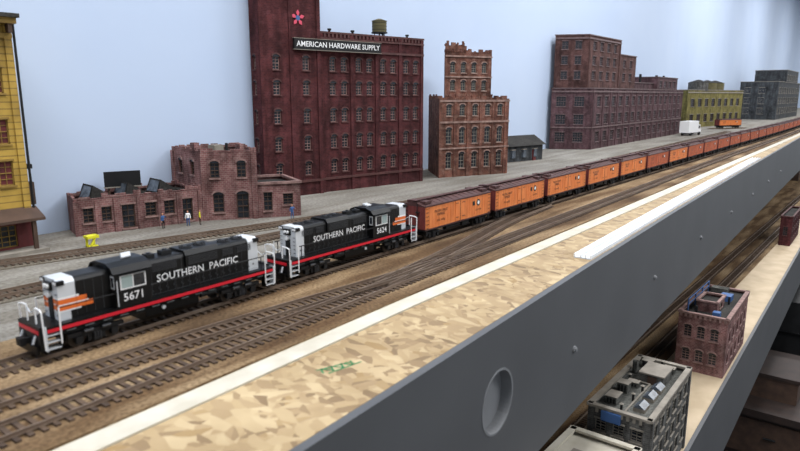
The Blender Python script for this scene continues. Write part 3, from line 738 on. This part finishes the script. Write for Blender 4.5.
b = B()   # grey flat roofed
block(b, [(7.3,1.99),(9.2,2.04),(9.2,2.76),(7.3,2.76)], ZL, -2.1, B_GRY, M_GRF, M_CON, {0: grid(ev(1.9,6,.08),[-3.0,-2.65,-2.32],.16,.18), 3: grid(ev(.77,3,.05),[-3.0,-2.65,-2.34],.14,.16)}, frame=M_CON, pil={0:[.04,1.86],3:[.04,.73]}, copw=.05, dent=.07)
RZ = -2.15
b.box(8.45,8.85,2.2,2.5,RZ,RZ+.13,B_GRY); b.box(8.43,8.87,2.18,2.52,RZ+.13,RZ+.15,M_CON); b.box(8.44,8.45,2.28,2.4,RZ,RZ+.11,M_BRNW)
for x_, y_ in ((7.55,2.15),(7.9,2.15),(8.2,2.15)):
    b.box(x_,x_+.2,y_,y_+.14,RZ,RZ+.05,M_CON); b.add([(x_,y_,RZ+.05),(x_+.2,y_,RZ+.05),(x_+.2,y_+.14,RZ+.05),(x_,y_+.14,RZ+.05),(x_,y_+.07,RZ+.1),(x_+.2,y_+.07,RZ+.1)],[(0,1,5,4),(2,3,4,5),(0,4,3),(1,2,5)],M_GLB)
for x_, y_, w_, h_ in ((7.55,2.5,.2,.1),(7.95,2.5,.14,.13),(8.2,2.45,.1,.07),(8.95,2.5,.12,.1),(8.95,2.2,.1,.07)):
    b.box(x_,x_+w_,y_,y_+.14,RZ,RZ+h_,M_GRF); b.box(x_-.008,x_+w_+.008,y_-.008,y_+.148,RZ+h_,RZ+h_+.01,M_CON)
    for q in range(3): b.box(x_-.003,x_,y_+.02+q*.04,y_+.04+q*.04,RZ+.02,RZ+h_-.02,M_BLK2)
for x_, y_ in ((7.45,2.4),(7.82,2.38),(8.12,2.36),(8.38,2.62),(9.1,2.4)):
    b.tube((x_,y_,RZ),(x_,y_,RZ+.1),.016,M_BLK2,8); b.tube((x_,y_,RZ+.1),(x_,y_,RZ+.115),.03,M_CON,8,.005)
b.path([(7.4,2.35,RZ+.02),(8.4,2.35,RZ+.02),(8.4,2.6,RZ+.02)],.012,M_CON,6)
b.tube((8.7,2.65,RZ),(8.7,2.65,RZ+.18),.04,M_GRF,10)
b.box(7.25,7.29,2.34,2.58,-2.24,-2.12,M_BLUE)
b.obj('grey_flat_roof_building')
b = B()
block(b, [(12.0,2.12),(14.1,2.18),(14.1,2.95),(12.0,2.95)], ZL, -2.2, B_PNK, M_TAR, B_PNK2, {0: grid(ev(2.1,5,.1),[-3.0,-2.6],.16,.2), 3: grid(ev(.8,3,.06),[-3.0,-2.55],.14,.2)}, arch=B_PNK2, frame=B_PNK2, copw=.05, dent=.08)
block(b, [(12.4,2.4),(13.0,2.4),(13.0,2.75),(12.4,2.75)], -2.25, -2.05, B_PNK, M_TAR, B_PNK2, {0:[(.3,-2.15,.2,.1)]})
b.box(13.3,13.55,2.35,2.55,-2.25,-2.14,M_BLUE); b.box(12.15,12.28,2.3,2.42,-2.25,-2.15,M_BLUE); b.box(13.7,13.9,2.5,2.8,-2.25,-2.12,M_GRF)
for x_,y_ in ((13.15,2.35),(13.2,2.7),(12.2,2.7),(13.6,2.8)): b.tube((x_,y_,-2.25),(x_,y_,-2.1),.02,M_BLK2,8)
for k in range(4): b.tube((12.2+k*.5,2.85,-2.25),(12.2+k*.5,2.85,-2.0),.014,M_BLUE,8)
b.tube((12.2,2.85,-2.0),(13.7,2.85,-2.0),.012,M_BLUE,6); b.tube((12.2,2.85,-2.1),(13.7,2.85,-2.1),.01,M_BLUE,6)
b.obj('pink_brick_shop')
b = B(); block(b, [(5.6,2.0),(7.05,2.02),(7.05,2.85),(5.6,2.85)], ZL, -2.35, B_GRY, M_CREAM, M_CREAM, {0: grid(ev(1.45,4,.1),[-3.0,-2.6],.16,.2)}, frame=M_WHT, copw=.06)
b.box(6.3,6.5,2.4,2.6,-2.4,-2.28,M_CON); b.obj('cream_roof_building')
b = B(); block(b, [(24.6,2.75),(27,2.8),(27,3.1),(24.6,3.1)], ZL, -2.3, B_MAR, M_TAR, B_MAR2, {0: grid(ev(2.4,5,.1),[-2.95,-2.6],.2,.2), 3:[(.17,-2.8,.14,.3)]}, frame=B_MAR2); b.obj('red_brick_store')

# storage under the decks
b = B(); b.box(19.2,24,.9,3.2,-11,-7.1,M_DKW); b.box(19.0,24.2,.8,3.3,-7.1,-6.9,M_DKW)
for k in range(3):
    b.box(19.15,19.2,1.0,3.1,-10.7+k*1.2,-9.65+k*1.2,M_BRNW); b.tube((19.1,1.9,-10.1+k*1.2),(19.1,2.2,-10.1+k*1.2),.03,M_BLK2,8)
b.box(20,21.6,1.6,2.9,-6.9,-6.2,M_BRNW); b.box(19.95,21.65,1.55,2.95,-6.25,-6.15,M_DKW)
b.obj('wooden_cabinet')
b = B(); b.box(26,31,1.8,4.2,-11,-5.6,M_BLK2)
for z in (-9.5,-8,-6.8): b.box(25.93,26,1.9,4.1,z,z+.06,M_BLK)
b.obj('storage_cabinet')
b = B(); pts = [Vector((17.0+.5*math.cos(t*.5)*(.6+t*.02)+t*.2, 2.75+.12*math.sin(t*.5), -5.1-.35*math.sin(t*.45))) for t in range(24)]
b.path(pts, .03, M_CON, 6); b.tube(pts[0],(pts[0].x,pts[0].y,ZL-.15),.03,M_CON,6); b.tube(pts[-1],(pts[-1].x,pts[-1].y,ZL-.15),.03,M_CON,6)
b.obj('hanging_cable')

# ---------------------------------------------------------------- scale figures
def person(loc, rot, shirt, pants, armup=False):
    V = []; E = []; R = []
    def v(p, r, par=None):
        V.append(p); R.append(r)
        if par is not None: E.append((par, len(V)-1))
        return len(V)-1
    pel = v((0,0,.95),.15)
    wst = v((0,.01,1.1),.13,pel); ch = v((0,.0,1.32),.16,wst); nb = v((0,.01,1.47),.07,ch); nk = v((0,0,1.54),.055,nb)
    h1 = v((0,-.015,1.62),.085,nk); h2 = v((0,0,1.71),.095,h1); h3 = v((0,.01,1.78),.05,h2)
    for s in (-1,1):
        hp = v((s*.1,0,.88),.1,pel); kn = v((s*.12,-.03*s,.5),.065,hp); an = v((s*.13,.03,.09),.045,kn); ft = v((s*.14,-.13,.04),.04,an)
        sh = v((s*.19,0,1.42),.065,ch)
        if armup and s > 0: el = v((s*.3,-.1,1.2),.048,sh); wr = v((s*.24,-.33,1.32),.034,el); pm = v((s*.23,-.42,1.35),.036,wr); dd = Vector((0,-1,.2))
        else: el = v((s*.27,.03,1.14),.048,sh); wr = v((s*.29,-.06,.9),.034,el); pm = v((s*.29,-.08,.82),.036,wr); dd = Vector((0,-.15,-1))
        for k in range(4): 
            base = Vector(V[pm])+Vector((0,(k-1.5)*.02,0)) if not (armup and s > 0) else Vector(V[pm])+Vector(((k-1.5)*.02,0,0))
            v(tuple(base+dd*(.085-.008*abs(k-1.3))),.009,pm)
        v(tuple(Vector(V[pm])+Vector((-s*.03,-.05,-.02))),.01,pm)
    me = bpy.data.meshes.new('fig'); me.from_pydata(V,E,[]); o = bpy.data.objects.new('fig',me); sc.collection.objects.link(o)
    m = o.modifiers.new('s','SKIN')
    for i, r in enumerate(R): me.skin_vertices[0].data[i].radius = (r*(1.15 if i in (0,1,2) else 1),r*(.75 if i in (0,1,2) else 1))
    me.skin_vertices[0].data[0].use_root = True
    s2 = o.modifiers.new('d','SUBSURF'); s2.levels = 1; s2.render_levels = 1
    dg = bpy.context.evaluated_depsgraph_get(); dg.update()
    nm = bpy.data.meshes.new_from_object(o.evaluated_get(dg)); bpy.data.objects.remove(o)
    nm.materials.clear()
    for mm in (shirt,pants,M_SKIN,M_HAIR,M_BLK2): nm.materials.append(mm)
    for p in nm.polygons:
        c = p.center
        k = 0
        if c.z < .09: k = 4
        elif c.z < .95 and abs(c.x) < .235: k = 1
        elif c.z > 1.5: k = 3 if (c.z > 1.74 or (c.y > .04 and c.z > 1.6)) else 2
        elif abs(c.x) > .2 and (c.z < .9 or c.y < -.33): k = 2
        p.material_index = k; p.use_smooth = True
    zmin = min(vv.co.z for vv in nm.vertices)
    for vv in nm.vertices: vv.co = Vector((vv.co.x,vv.co.y,vv.co.z-zmin))/87
    o = bpy.data.objects.new('miniature_person', nm); sc.collection.objects.link(o)
    o.location = Vector(loc)*S; o.rotation_euler = (0,0,rot)
person((4.42,7.38,G0), .3, M_BLUE, M_BLK2, True)
person((4.72,7.28,G0), -.6, M_WHT, M_BLUE)
person((4.86,7.22,G0), .9, M_YP, M_BRNW)
person((5.9,6.58,G0), -.3, M_BLUE, M_BLUE, True)

# ---------------------------------------------------------------- camera
cam = bpy.data.cameras.new('camera'); cam.sensor_width = 36; cam.lens = 28.8; cam.clip_start = .005; cam.clip_end = 100
cam.dof.use_dof = True; cam.dof.focus_distance = 1.1; cam.dof.aperture_fstop = 15
co = bpy.data.objects.new('camera', cam); sc.collection.objects.link(co)
co.location = (0,0,.17)
yaw = math.radians(38.4); p = math.radians(11.53)
dv = Vector((math.cos(yaw)*math.cos(p), math.sin(yaw)*math.cos(p), -math.sin(p)))
co.rotation_euler = dv.to_track_quat('-Z','Y').to_euler()
sc.camera = co
